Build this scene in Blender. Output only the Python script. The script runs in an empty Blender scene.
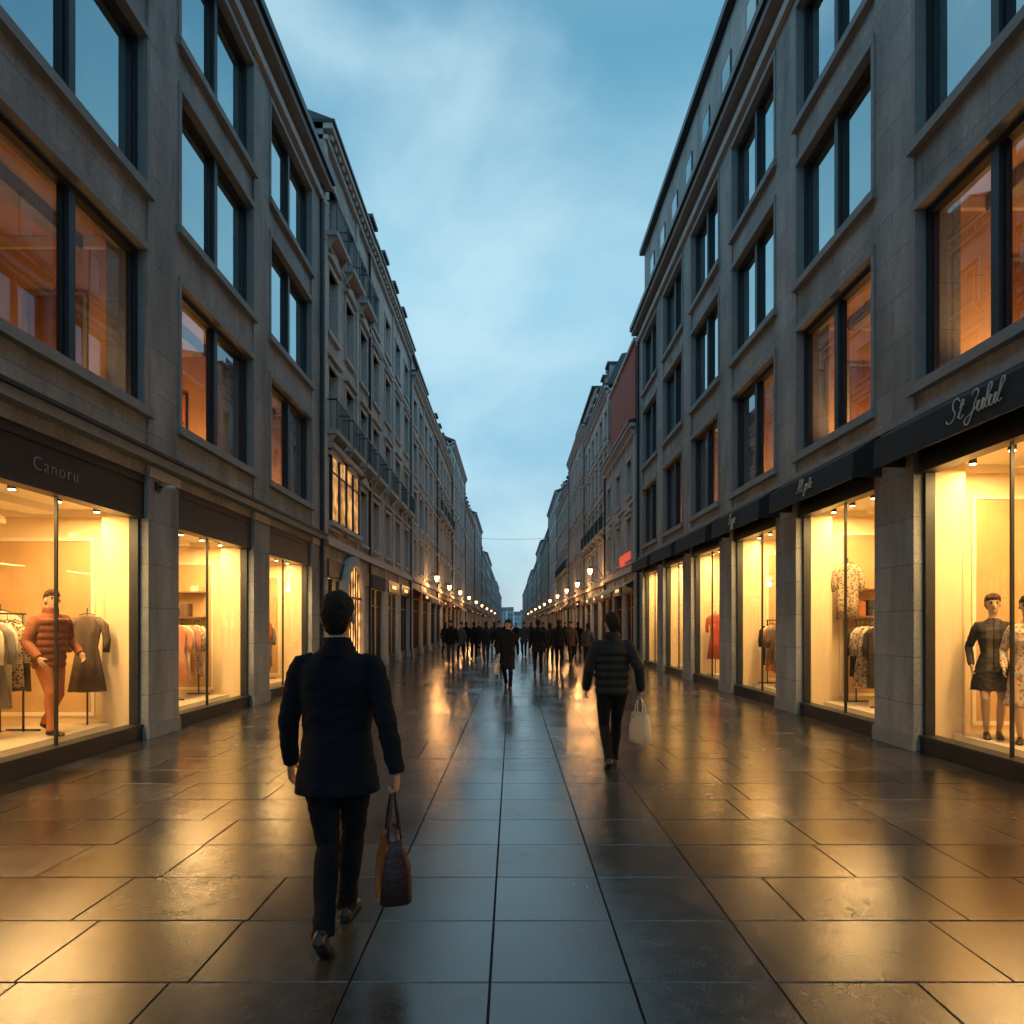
import bpy, math, random, bmesh
from mathutils import Vector, Matrix, noise
from mathutils.bvhtree import BVHTree
random.seed(7)
R=random.Random(11)
sc=bpy.context.scene
col=sc.collection
F=683.0; CZ=1.63; W=5.15
sc.view_settings.view_transform='Standard'; sc.view_settings.look='None'; sc.view_settings.exposure=0

# ---------------------------------------------------------------- materials
MATS={}
def newmat(name):
    m=bpy.data.materials.new(name); m.use_nodes=True; MATS[name]=m
    nt=m.node_tree; b=nt.nodes['Principled BSDF']; return m,nt,b
def mat(name,c,rough=0.6,metal=0.0,em=None,es=0.0,var=0.12,scale=6.0,bump=0.0,bscale=60.0,spec=0.5):
    m,nt,b=newmat(name)
    N=nt.nodes;L=nt.links
    tc=N.new('ShaderNodeTexCoord'); no=N.new('ShaderNodeTexNoise'); no.inputs['Scale'].default_value=scale; no.inputs['Detail'].default_value=5
    L.new(tc.outputs['Object'],no.inputs['Vector'])
    mx=N.new('ShaderNodeMix'); mx.data_type='RGBA'
    mx.inputs['A'].default_value=(c[0]*(1-var*2),c[1]*(1-var*2),c[2]*(1-var*2),1)
    mx.inputs['B'].default_value=(min(1,c[0]*(1+var*2)),min(1,c[1]*(1+var*2)),min(1,c[2]*(1+var*2)),1)
    L.new(no.outputs['Fac'],mx.inputs['Factor']); L.new(mx.outputs['Result'],b.inputs['Base Color'])
    b.inputs['Roughness'].default_value=rough; b.inputs['Metallic'].default_value=metal
    b.inputs['Specular IOR Level'].default_value=spec
    if em:
        b.inputs['Emission Color'].default_value=(*em,1); b.inputs['Emission Strength'].default_value=es
        m.cycles.emission_sampling='NONE'
    if bump>0:
        n2=N.new('ShaderNodeTexNoise'); n2.inputs['Scale'].default_value=bscale; n2.inputs['Detail'].default_value=4
        L.new(tc.outputs['Object'],n2.inputs['Vector'])
        bp=N.new('ShaderNodeBump'); bp.inputs['Strength'].default_value=bump; bp.inputs['Distance'].default_value=0.02
        L.new(n2.outputs['Fac'],bp.inputs['Height']); L.new(bp.outputs['Normal'],b.inputs['Normal'])
    return m
def stone(name,c,bw=1.1,bh=0.55,joint=0.012,rough=0.75,dark=0.35,stain=0.5):
    m,nt,b=newmat(name); N=nt.nodes;L=nt.links
    tc=N.new('ShaderNodeTexCoord'); sp=N.new('ShaderNodeSeparateXYZ'); L.new(tc.outputs['Object'],sp.inputs[0])
    ad=N.new('ShaderNodeMath'); ad.operation='ADD'; L.new(sp.outputs['X'],ad.inputs[0]); L.new(sp.outputs['Y'],ad.inputs[1])
    cb=N.new('ShaderNodeCombineXYZ'); L.new(ad.outputs[0],cb.inputs[0]); L.new(sp.outputs['Z'],cb.inputs[1])
    br=N.new('ShaderNodeTexBrick'); br.inputs['Scale'].default_value=1; br.inputs['Brick Width'].default_value=bw; br.inputs['Row Height'].default_value=bh
    br.inputs['Mortar Size'].default_value=joint; br.inputs['Mortar Smooth'].default_value=0.3
    v=0.84
    br.inputs['Color1'].default_value=(c[0],c[1],c[2],1); br.inputs['Color2'].default_value=(c[0]*v,c[1]*v,c[2]*v,1)
    br.inputs['Mortar'].default_value=(c[0]*dark,c[1]*dark,c[2]*dark,1)
    L.new(cb.outputs[0],br.inputs['Vector'])
    n1=N.new('ShaderNodeTexNoise'); n1.inputs['Scale'].default_value=1.0; n1.inputs['Detail'].default_value=8; n1.inputs['Roughness'].default_value=0.65
    mp=N.new('ShaderNodeMapping'); mp.inputs['Scale'].default_value=(1.6,1.6,0.45); L.new(tc.outputs['Object'],mp.inputs[0]); L.new(mp.outputs[0],n1.inputs['Vector'])
    rp=N.new('ShaderNodeMapRange'); rp.inputs['From Min'].default_value=0.3; rp.inputs['From Max'].default_value=0.7; rp.inputs['To Min'].default_value=1-stain; rp.inputs['To Max'].default_value=1.15
    L.new(n1.outputs['Fac'],rp.inputs['Value'])
    n3=N.new('ShaderNodeTexNoise'); n3.inputs['Scale'].default_value=35; n3.inputs['Detail'].default_value=6; L.new(tc.outputs['Object'],n3.inputs['Vector'])
    r3=N.new('ShaderNodeMapRange'); r3.inputs['From Min'].default_value=0.3; r3.inputs['From Max'].default_value=0.7; r3.inputs['To Min'].default_value=0.8; r3.inputs['To Max'].default_value=1.15
    L.new(n3.outputs['Fac'],r3.inputs['Value'])
    mm=N.new('ShaderNodeMath'); mm.operation='MULTIPLY'; L.new(rp.outputs[0],mm.inputs[0]); L.new(r3.outputs[0],mm.inputs[1])
    vs=N.new('ShaderNodeVectorMath'); vs.operation='SCALE'; L.new(br.outputs['Color'],vs.inputs[0]); L.new(mm.outputs[0],vs.inputs['Scale'])
    L.new(vs.outputs[0],b.inputs['Base Color']); b.inputs['Roughness'].default_value=rough
    bp=N.new('ShaderNodeBump'); bp.inputs['Strength'].default_value=0.35; bp.inputs['Distance'].default_value=0.01
    hh=N.new('ShaderNodeMath'); hh.operation='SUBTRACT'; L.new(n3.outputs['Fac'],hh.inputs[0]); L.new(br.outputs['Fac'],hh.inputs[1])
    L.new(hh.outputs[0],bp.inputs['Height']); L.new(bp.outputs['Normal'],b.inputs['Normal'])
    return m
def glass(name,base,powr,tint=(1,1,1),rc=(0.9,0.97,1)):
    m=bpy.data.materials.new(name); m.use_nodes=True; MATS[name]=m; nt=m.node_tree;N=nt.nodes;L=nt.links; N.clear()
    o=N.new('ShaderNodeOutputMaterial'); mx=N.new('ShaderNodeMixShader'); t=N.new('ShaderNodeBsdfTransparent'); g=N.new('ShaderNodeBsdfGlossy')
    t.inputs[0].default_value=(*tint,1); g.inputs['Color'].default_value=(*rc,1); g.inputs['Roughness'].default_value=0.012
    tc=N.new('ShaderNodeTexCoord'); no=N.new('ShaderNodeTexNoise'); no.inputs['Scale'].default_value=.8; no.inputs['Detail'].default_value=1; L.new(tc.outputs['Object'],no.inputs['Vector'])
    bp=N.new('ShaderNodeBump'); bp.inputs['Strength'].default_value=0.05; bp.inputs['Distance'].default_value=0.03; L.new(no.outputs['Fac'],bp.inputs['Height']); L.new(bp.outputs[0],g.inputs['Normal'])
    # Schlick reflectance, independent of which side of the pane is seen
    lw=N.new('ShaderNodeLayerWeight'); lw.inputs['Blend'].default_value=.5
    pw=N.new('ShaderNodeMath'); pw.operation='POWER'; pw.inputs[1].default_value=powr; L.new(lw.outputs['Facing'],pw.inputs[0])
    ma=N.new('ShaderNodeMath'); ma.operation='MULTIPLY_ADD'; ma.use_clamp=True; ma.inputs[1].default_value=1-base; ma.inputs[2].default_value=base
    L.new(pw.outputs[0],ma.inputs[0]); L.new(ma.outputs[0],mx.inputs[0]); L.new(t.outputs[0],mx.inputs[1]); L.new(g.outputs[0],mx.inputs[2]); L.new(mx.outputs[0],o.inputs[0])
    return m
def display(name,c,s):
    m,nt,b=newmat(name); N=nt.nodes;L=nt.links
    tc=N.new('ShaderNodeTexCoord'); vo=N.new('ShaderNodeTexNoise'); vo.inputs['Scale'].default_value=2.3; vo.inputs['Detail'].default_value=5; L.new(tc.outputs['Object'],vo.inputs['Vector'])
    cr=N.new('ShaderNodeValToRGB'); e=cr.color_ramp.elements; e[0].position=0.38; e[0].color=(c[0]*.2,c[1]*.13,c[2]*.1,1); e[1].position=0.6; e[1].color=(*c,1)
    L.new(vo.outputs['Fac'],cr.inputs[0]); L.new(cr.outputs[0],b.inputs['Emission Color']); b.inputs['Emission Strength'].default_value=s
    b.inputs['Base Color'].default_value=(.3,.2,.1,1); return m

stone('stone_left',(.315,.355,.375),1.3,.62,.007,dark=.5)
stone('stone_right',(.325,.36,.375),1.2,.60,.007,dark=.5)
stone('limestone',(.46,.46,.44),.9,.42,.01)
stone('plaster_grey',(.42,.45,.47),3.0,3.0,.002)
stone('plaster_pale',(.52,.52,.49),3.0,3.1,.002)
stone('plaster_ochre',(.48,.40,.30),3.0,3.1,.002)
stone('plaster_rose',(.42,.31,.27),3.0,3.1,.002)
stone('plaster_hazed',(.48,.58,.65),2.5,3.1,.002,stain=.3)  # pale blue of distance haze painted into the plaster colour
stone('red_brick',(.44,.075,.045),.24,.08,.008,stain=.3)
stone('attic_render',(.42,.45,.46),2.2,1.5,.003)
mat('trim_stone',(.40,.41,.41),.7,bump=.2)
mat('sill_stone',(.21,.235,.25),.7,bump=.2)
mat('dark_metal',(.020,.025,.03),.4,.3)
mat('frame_metal',(.032,.04,.048),.45,.4)
mat('frame_pale',(.36,.37,.37),.6)
mat('roof_slate',(.07,.085,.095),.55,bump=.3,bscale=20)
mat('roof_tile',(.16,.07,.05),.8,bump=.5,bscale=20)
mat('awning_fabric',(.016,.023,.03),.85,bump=.1)
mat('awning_cream',(.5,.42,.3),.8)
mat('awning_red',(.22,.03,.025),.8)
mat('lettering',(.62,.6,.55),.5)
mat('lettering_dim',(.34,.31,.26),.5)
mat('shop_wall',(.74,.60,.38),.8,var=.04,scale=1.5)
mat('shop_floor',(.62,.54,.40),.3,var=.05)
mat('shop_ceiling',(.8,.74,.6),.8,var=.02)
mat('shop_panel',(.50,.33,.16),.6,var=.1,scale=2)
mat('shop_wood',(.22,.11,.05),.5,var=.2)
mat('shop_trim',(.78,.70,.54),.6,var=.03)
mat('room_wall_warm',(.60,.42,.27),.9,var=.15,scale=1.2)
mat('room_wall_dark',(.09,.095,.10),.9)
mat('curtain_warm',(.64,.44,.29),.9)
mat('curtain_grey',(.34,.36,.38),.9)
mat('spot_glow',(1,.85,.6),.5,em=(1,.82,.5),es=14,var=0)
mat('lamp_glow',(1,.6,.25),.5,em=(1,.42,.10),es=26,var=0)
mat('bulb_dim',(1,.6,.25),.5,em=(1,.5,.2),es=.9,var=0)
mat('win_warm',(.4,.2,.08),.6,em=(1,.45,.12),es=.75,var=.3)
mat('core_dark',(.07,.07,.07),.9)
mat('far_window',(.20,.25,.28),.6)
display('display_a',(1,.48,.14),2.4); display('display_b',(1,.60,.26),2.1); display('display_c',(1,.35,.09),2.0); display('display_dim',(1,.50,.14),.95)
mat('lit_sign_red',(.6,.05,.03),.5,em=(1,.09,.04),es=.6,var=0)
mat('lit_sign_gold',(.6,.35,.1),.5,em=(1,.5,.15),es=1.6,var=0)
glass('shop_glass',.03,5,(.97,.99,.97))
glass('window_glass',.36,2.4,(.75,.8,.82),(.74,.93,1))
glass('window_glass_low',.13,3.4,(.90,.91,.9),(.70,.9,1))
mat('cloth_suit',(.009,.011,.016),.9,bump=.25,bscale=14,spec=.12)
mat('cloth_trousers',(.009,.010,.014),.9,bump=.2,bscale=12,spec=.12)
mat('cloth_puffer',(.010,.013,.018),.75,bump=.3,bscale=18,spec=.25)
mat('cloth_black',(.009,.010,.012),.88,bump=.2,bscale=14,spec=.15)
mat('cloth_navy',(.012,.017,.03),.85,bump=.2,bscale=14,spec=.2)
mat('cloth_grey',(.05,.052,.055),.85,bump=.2,bscale=14,spec=.2)
mat('cloth_brown',(.05,.03,.02),.85,bump=.2,bscale=14,spec=.2)
mat('cloth_jeans',(.02,.03,.05),.85)
mat('shirt_white',(.40,.41,.43),.8)
mat('shoe_leather',(.012,.010,.009),.35)
mat('skin',(.40,.22,.155),.6,var=.10,scale=20,bump=.1,bscale=120)
mat('skin_mannequin',(.50,.33,.22),.5,var=.04)
mat('lips',(.30,.11,.09),.5)
mat('eye_dark',(.02,.015,.012),.3)
mat('hair_dark',(.014,.011,.009),.75,bump=.8,bscale=70,spec=.2)
mat('hair_brown',(.05,.027,.016),.75,bump=.8,bscale=70,spec=.2)
mat('bag_leather',(.032,.010,.009),.45,bump=.3,bscale=40,var=.2)
mat('bag_cream',(.50,.45,.36),.7)
mat('g_rust',(.42,.14,.045),.85,bump=.2,bscale=12)
mat('g_rustdark',(.22,.07,.03),.85,bump=.2,bscale=12)
mat('g_cream',(.60,.53,.40),.85); mat('g_taupe',(.13,.09,.06),.85); mat('g_pink',(.50,.24,.16),.85); mat('g_black',(.022,.02,.02),.85)
mat('g_grey',(.20,.18,.16),.85); mat('g_red',(.4,.07,.04),.85); mat('g_olive',(.16,.14,.07),.85)
def pattern(name,a,bcol,s):
    m,nt,b=newmat(name);N=nt.nodes;L=nt.links
    tc=N.new('ShaderNodeTexCoord');v=N.new('ShaderNodeTexVoronoi');v.inputs['Scale'].default_value=s;L.new(tc.outputs['Object'],v.inputs['Vector'])
    cr=N.new('ShaderNodeValToRGB');e=cr.color_ramp.elements;e[0].position=.35;e[0].color=(*a,1);e[1].position=.45;e[1].color=(*bcol,1)
    L.new(v.outputs['Distance'],cr.inputs[0]);L.new(cr.outputs[0],b.inputs['Base Color']);b.inputs['Roughness'].default_value=.85
pattern('g_pattern',(.08,.05,.03),(.5,.4,.26),30); pattern('g_floral',(.45,.12,.05),(.5,.45,.33),26); pattern('wall_art',(.08,.16,.2),(.6,.25,.08),9)
pattern('g_lace',(.10,.07,.05),(.40,.31,.2),24)

# ---------------------------------------------------------------- mesh builder
class B:
    def __init__(s): s.d={}
    def g(s,m):
        return s.d.setdefault(m,([],[]))
    def box(s,m,x0,x1,y0,y1,z0,z1):
        if x0>x1:x0,x1=x1,x0
        if y0>y1:y0,y1=y1,y0
        if z0>z1:z0,z1=z1,z0
        v,f=s.g(m);n=len(v)
        v+= [(x0,y0,z0),(x1,y0,z0),(x1,y1,z0),(x0,y1,z0),(x0,y0,z1),(x1,y0,z1),(x1,y1,z1),(x0,y1,z1)]
        f+= [(n,n+3,n+2,n+1),(n+4,n+5,n+6,n+7),(n,n+1,n+5,n+4),(n+1,n+2,n+6,n+5),(n+2,n+3,n+7,n+6),(n+3,n,n+4,n+7)]
    def poly(s,m,pts):
        v,f=s.g(m);n=len(v); v+=[tuple(p) for p in pts]; f.append(tuple(range(n,n+len(pts))))
    def prism(s,m,prof,x0,x1):
        v,f=s.g(m);n=len(v);k=len(prof)
        v+=[(x0,p[0],p[1]) for p in prof]+[(x1,p[0],p[1]) for p in prof]
        f.append(tuple(range(n,n+k))[::-1]); f.append(tuple(range(n+k,n+2*k)))
        for i in range(k): j=(i+1)%k; f.append((n+i,n+j,n+k+j,n+k+i))
    def prismy(s,m,prof,y0,y1):
        v,f=s.g(m);n=len(v);k=len(prof)
        v+=[(p[0],y0,p[1]) for p in prof]+[(p[0],y1,p[1]) for p in prof]
        f.append(tuple(range(n,n+k))); f.append(tuple(range(n+k,n+2*k))[::-1])
        for i in range(k): j=(i+1)%k; f.append((n+j,n+i,n+k+i,n+k+j))
    def loft(s,m,rings,cap=True):
        v,f=s.g(m);n=len(v);k=len(rings[0])
        for r in rings: v+=[tuple(p) for p in r]
        for a in range(len(rings)-1):
            for i in range(k):
                j=(i+1)%k; f.append((n+a*k+i,n+a*k+j,n+(a+1)*k+j,n+(a+1)*k+i))
        if cap:
            f.append(tuple(n+i for i in range(k))[::-1]); q=n+(len(rings)-1)*k; f.append(tuple(q+i for i in range(k)))
    def tube(s,m,pts,rad,n=12,ref=None):
        pts=[Vector(p) for p in pts]; rings=[]; u=None
        for i,p in enumerate(pts):
            if i==0:t=pts[1]-pts[0]
            elif i==len(pts)-1:t=pts[-1]-pts[-2]
            else:t=(pts[i+1]-p).normalized()+(p-pts[i-1]).normalized()
            t.normalize()
            if u is None:
                r=Vector(ref) if ref else (Vector((0,1,0)) if abs(t.y)<.9 else Vector((1,0,0)))
                u=(r-t*r.dot(t)).normalized()
            else: u=(u-t*u.dot(t)).normalized()
            w=t.cross(u); q=rad[i] if hasattr(rad,'__len__') else rad
            qa,qb=(q if hasattr(q,'__len__') else (q,q))
            rings.append([p+u*math.cos(2*math.pi*k/n)*qa+w*math.sin(2*math.pi*k/n)*qb for k in range(n)])
        s.loft(m,rings)
    def ell(s,m,c,rx,ry,rz,n=12,rot=None):
        c=Vector(c);rings=[]
        for a in range(1,8):
            ph=-math.pi/2+math.pi*a/8; rr=math.cos(ph)
            r=[Vector((rx*rr*math.cos(2*math.pi*k/n),ry*rr*math.sin(2*math.pi*k/n),rz*math.sin(ph))) for k in range(n)]
            if rot: r=[rot@p for p in r]
            rings.append([c+p for p in r])
        s.loft(m,rings)
    def build(s,name,loc=(0,0,0),smooth=False,labels={}):
        loc=Vector(loc); e=bpy.data.objects.new(name,None); e.location=loc; e.empty_display_size=.3; col.objects.link(e)
        for m,(v,f) in s.d.items():
            me=bpy.data.meshes.new(labels.get(m,m)); me.from_pydata(v,[],f); me.materials.append(MATS[m])
            if smooth: me.shade_smooth()
            o=bpy.data.objects.new(labels.get(m,m)+'_part',me); o.parent=e; o.matrix_parent_inverse=Matrix.Translation(-loc); col.objects.link(o)
        return e
    def single(s,name,smooth=False,loc=(0,0,0),rot=0):
        V=[];Fc=[];MI=[];ms=[]
        for m,(v,f) in s.d.items():
            n=len(V);V+=v;Fc+=[tuple(i+n for i in q) for q in f];MI+=[len(ms)]*len(f);ms.append(m)
        me=bpy.data.meshes.new(name);me.from_pydata(V,[],Fc)
        for m in ms: me.materials.append(MATS[m])
        me.polygons.foreach_set('material_index',MI)
        if smooth: me.shade_smooth()
        o=bpy.data.objects.new(name,me);o.location=loc;o.rotation_euler=(0,0,rot);col.objects.link(o);return o
def child(o,e):
    o.parent=e; o.matrix_parent_inverse=Matrix.Translation(-Vector(e.location))
def lamp(name,typ,loc,energy,color,size=.3,sy=None,rot=(0,0,0),parent=None):
    l=bpy.data.lights.new(name,typ); l.energy=energy;l.color=color
    if typ=='AREA':
        l.size=size
        if sy: l.shape='RECTANGLE'; l.size_y=sy
    elif typ=='POINT': l.shadow_soft_size=size
    o=bpy.data.objects.new(name,l);o.location=loc;o.rotation_euler=rot;col.objects.link(o)
    if parent: child(o,parent)
    return o
def wallmat(s,y,z,xoff):
    x=s*(W-xoff)
    return Matrix(((0,0,-1,x),(-1,0,0,y),(0,1,0,z),(0,0,0,1))) if s>0 else Matrix(((0,0,1,x),(1,0,0,y),(0,1,0,z),(0,0,0,1)))
def text(s,body,size,y,z,xoff,m,parent,shear=0.0,space=1.0):
    c=bpy.data.curves.new('lettering','FONT');c.body=body;c.size=size;c.shear=shear;c.align_x='CENTER';c.align_y='CENTER';c.extrude=.004;c.space_character=space;c.offset=-.006*size/.25
    c.materials.append(MATS[m]);o=bpy.data.objects.new('lettering',c);col.objects.link(o)
    o.parent=parent;o.matrix_parent_inverse=Matrix.Translation(-Vector(parent.location)); o.matrix_basis=wallmat(s,y,z,xoff)
    return o
# handwritten script lettering: every glyph is a pen stroke (units: x-height = 1)
GL={'S':([[(1.5,1.9),(1.0,2.3),(.45,2.0),(.6,1.35),(1.05,.8),(.85,.15),(.2,0),(-.3,.35)]],1.55),
'A':([[(-.3,.2),(.1,0),(.6,.9),(1.25,2.3),(1.2,1.2),(1.25,.1),(1.6,.1)],[(.3,.85),(.9,.95),(1.5,1.0)]],1.75),
'K':([[(.5,2.2),(.35,1.2),(.1,0)],[(1.4,2.2),(.8,1.5),(.3,1.15),(.8,.9),(1.1,.1),(1.6,.15)]],1.65),
'J':([[(.3,1.9),(.9,2.3),(1.3,2.1),(1.1,1.2),(.8,-.3),(.3,-.9),(-.15,-.5),(.5,.0),(1.5,.5)]],1.5),
't':([[(.1,.2),(.45,1.1),(.55,1.9),(.4,.8),(.4,.1),(.75,.05),(1.0,.3)],[(.1,1.25),(.9,1.35)]],.8),
'u':([[(0,.3),(.2,1),(.15,.3),(.35,.0),(.7,.3),(.9,1),(.85,.2),(1.0,0),(1.2,.25)]],1.1),
'l':([[(0,.2),(.45,1.2),(.6,2.2),(.4,2.2),(.25,1.0),(.3,.1),(.6,.05),(.75,.25)]],.65),
'g':([[(.85,.85),(.5,1.05),(.1,.6),(.25,.05),(.65,.3),(.9,1),(.75,-.4),(.3,-1.0),(.0,-.6),(.6,-.1),(1.1,.25)]],1.0),
'o':([[(.5,1.0),(.1,.6),(.25,.0),(.7,.2),(.75,.8),(.45,1.0),(.7,.8),(1.1,.85)]],.95),
'e':([[(0,.3),(.5,.6),(.6,.95),(.3,1.0),(.1,.5),(.3,.0),(.8,.2)]],.7),
'y':([[(0,.7),(.2,1),(.2,.4),(.45,.15),(.8,1),(.6,-.3),(.2,-1.0),(-.1,-.6),(.5,-.1),(1.0,.25)]],.9),
'p':([[(.1,.6),(.35,1),(.2,0),(.05,-1.0),(.25,.3),(.55,.95),(.85,.7),(.6,.1),(.3,.15),(.9,.2)]],.9),' ':([],.7)}
def script(s,body,xh,y,z,xoff,m,parent):
    c=bpy.data.curves.new('lettering','CURVE'); c.dimensions='3D'; c.bevel_depth=xh*.075; c.bevel_resolution=1; c.materials.append(MATS[m])
    tot=sum(GL[ch][1] for ch in body); x=-tot/2
    for ch in body:
        for st in GL[ch][0]:
            sp=c.splines.new('BEZIER'); sp.bezier_points.add(len(st)-1)
            for p,(a,h) in zip(sp.bezier_points,st):
                p.co=((x+a+h*.28)*xh,(h-.6)*xh,0); p.handle_left_type=p.handle_right_type='AUTO'
                p.radius=.6+.7*((h*1.7)%1)
        x+=GL[ch][1]
    o=bpy.data.objects.new('lettering',c);col.objects.link(o)
    o.parent=parent;o.matrix_parent_inverse=Matrix.Translation(-Vector(parent.location)); o.matrix_basis=wallmat(s,y,z,xoff)

# ---------------------------------------------------------------- modern near buildings
LV=[(4.65,6.95),(7.75,9.95),(10.65,12.8)]
def near_building(name,s,starts,pw,yend,st,H=13.55,attic=False,awn=False):
    b=B()
    def bx(m,a,c,y0,y1,z0,z1): b.box(m,s*(W-a),s*(W-c),y0,y1,z0,z1)
    y_first=starts[0]
    zt=3.56 if awn else 3.12
    zb=4.10 if awn else 3.74
    spans=[]
    for i,y in enumerate(starts):
        e=y+pw if i<len(starts)-1 else yend
        bx(st,-.6,0,y,e,0,H); bx('sill_stone',-.02,.025,y-.02,e+.02,.0,.20)
        if not awn: bx('trim_stone',-.02,.03,y-.015,e+.015,3.72,3.86)
        if i<len(starts)-1: spans.append((e,starts[i+1]))
    if awn: bx('sill_stone',-.1,.07,y_first,yend,4.24,4.32)
    else: bx('sill_stone',-.1,.13,y_first,yend,3.90,4.02); bx('dark_metal',-.1,.17,y_first,yend,4.023,4.07)
    bx('trim_stone',-.05,.10,y_first,yend,13.0,13.2); bx('sill_stone',-.3,.28,y_first,yend,13.36,13.52); bx('dark_metal',-.5,.36,y_first,yend,13.523,13.70)
    lights=[]
    for i,(y0,y1) in enumerate(spans):
        mid=(y0+y1)/2
        zs=[zb]+[z for lv in LV for z in lv]+[H]
        for k in range(0,len(zs),2): bx(st,-.45,-.035,y0,y1,zs[k],zs[k+1])
        for li,(z0,z1) in enumerate(LV):
            bx('sill_stone',-.3,.07,y0-.06,y1+.06,z0-.10,z0+.03)
            bx('sill_stone',-.3,.03,y0-.02,y1+.02,z1-.05,z1+.06)
            bx('sill_stone',-.3,.022,y0-.02,y0+.06,z0+.03,z1-.05); bx('sill_stone',-.3,.022,y1-.06,y1+.02,z0+.03,z1-.05)
            a0,a1,c0,c1=y0+.06,y1-.06,z0+.03,z1-.05
            t=.085
            bx('frame_metal',-.24,-.12,a0,a0+t,c0,c1);bx('frame_metal',-.24,-.12,a1-t,a1,c0,c1)
            bx('frame_metal',-.24,-.12,a0+t,a1-t,c0,c0+t);bx('frame_metal',-.24,-.12,a0+t,a1-t,c1-t,c1)
            bx('frame_metal',-.24,-.09,mid-.06,mid+.06,c0+t,c1-t)
            for (p,q) in ((a0+t,mid-.06),(mid+.06,a1-t)):
                bx('dark_metal',-.215,-.15,p,p+.03,c0+t,c1-t);bx('dark_metal',-.215,-.15,q-.03,q,c0+t,c1-t)
                x=s*(W+.185); z0_,z1_=c0+t,c1-t
                b.poly('window_glass_low' if li==0 else 'window_glass',[(x,p+.03,z0_),(x,q-.03,z0_),(x,q-.03,z1_),(x,p+.03,z1_)])
            warm=(li==0)
            rm='room_wall_warm' if warm else 'room_wall_dark'
            X0,X1=s*(W+.46),s*(W+2.6)
            fz,cz=z0-.35,z1+.25
            b.poly(rm,[(X1,y0-.2,fz),(X1,y1+.2,fz),(X1,y1+.2,cz),(X1,y0-.2,cz)])
            b.poly(rm,[(X0,y0-.2,fz),(X1,y0-.2,fz),(X1,y1+.2,fz),(X0,y1+.2,fz)]); b.poly(rm,[(X0,y0-.2,cz),(X1,y0-.2,cz),(X1,y1+.2,cz),(X0,y1+.2,cz)])
            b.poly(rm,[(X0,y0-.2,fz),(X1,y0-.2,fz),(X1,y0-.2,cz),(X0,y0-.2,cz)]); b.poly(rm,[(X0,y1+.2,fz),(X1,y1+.2,fz),(X1,y1+.2,cz),(X0,y1+.2,cz)])
            if warm:
                b.box('shop_wood',X1-s*.45,X1-s*.02,mid-.7,mid+.5,fz,fz+1.0+R.uniform(0,.8))
                xa=W+.9+R.uniform(0,.5)
                if R.random()<.5: b.box('curtain_grey',s*xa,s*(xa+.9),y1+.15,y1+.195,fz,z0+1.75); b.box('shop_wood',s*(xa+.06),s*(xa+.84),y1+.13,y1+.149,fz,z0+1.68)
                else: b.box('dark_metal',s*xa,s*(xa+.8),y1+.16,y1+.195,z0+.75,z0+1.65); b.box('wall_art',s*(xa+.04),s*(xa+.76),y1+.15,y1+.159,z0+.79,z0+1.61)
                b.box('shop_trim',X0,X1,y1+.12,y1+.195,cz-.16,cz-.01); b.box('curtain_grey',s*(W+1.0),s*(W+1.2),y0-.18,y1+.11,cz-.22,cz-.01)
                b.tube('dark_metal',[(s*(W+1.5),mid,cz-.01),(s*(W+1.5),mid,cz-.5)],.012,6); b.tube('curtain_warm',[(s*(W+1.5),mid,cz-.49),(s*(W+1.5),mid,cz-.56),(s*(W+1.5),mid,cz-.74)],[.05,.16,.22],14)
                b.box('shop_wood',s*(W+.6),s*(W+1.1),y1-.6,y1-.15,fz,z0+.12)
                b.ell('g_olive',(s*(W+.8),y1-.4,z0+.3),.16,.16,.16)
            cm='curtain_warm' if warm else 'curtain_grey'
            for (p,q) in ((y0,y0+R.uniform(.3,.75)),(y1-R.uniform(.3,.8),y1)):
                if R.random()<.2: continue
                n=36; xs=[s*(W+.5+.05*math.sin(k*1.25)+.012*math.sin(k*3.1)) for k in range(n+1)]
                for k in range(n):
                    ya=p+(q-p)*k/n; yb=p+(q-p)*(k+1)/n
                    b.poly(cm,[(xs[k],ya,fz+.02),(xs[k+1],yb,fz+.02),(xs[k+1],yb,z1+.1),(xs[k],ya,z1+.1)])
            if li>0 and R.random()<.55:
                d=R.uniform(.3,1.1); bx('curtain_grey',-.32,-.31,y0+.05,y1-.05,z1-d,z1)
            if warm and y1>5: lights.append((s*(W+R.uniform(.85,1.7)),y1-R.uniform(.35,.9),z0+R.uniform(-.1,.15)))
        # shop front
        z1=zt
        bx('dark_metal',-.25,-.06,y0,y1,z1,zb)
        bx('frame_metal',-.24,-.045,y0+.02,y1-.02,z1-.003,z1+.06)
        if not awn: bx('frame_metal',-.24,-.04,y0+.02,y1-.02,3.62,3.68)
        bx('dark_metal',-.30,-.08,y0,y1,0,.17); bx('frame_metal',-.28,-.06,y0+.01,y1-.01,.17,.21)
        bx('frame_metal',-.24,-.12,y0,y0+.055,.21,z1-.003);bx('frame_metal',-.24,-.12,y1-.055,y1,.21,z1-.003)
        m1=y0+(y1-y0)*.45
        bx('dark_metal',-.20,-.16,m1-.010,m1+.010,.21,z1)
        x=s*(W+.18)
        for (p,q) in ((y0+.055,m1-.011),(m1+.011,y1-.055)): b.poly('shop_glass',[(x,p,.21),(x,q,.21),(x,q,z1),(x,p,z1)])
        X0,X1=s*(W+.3),s*(W+2.5); ya,yb=y0-.25,y1+.25; fz,cz=.15,z1+.16
        b.box('shop_floor',X0,X1,ya,yb,fz-.05,fz)
        b.box('shop_ceiling',X0,X1,ya,yb,cz,cz+.05)
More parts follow.
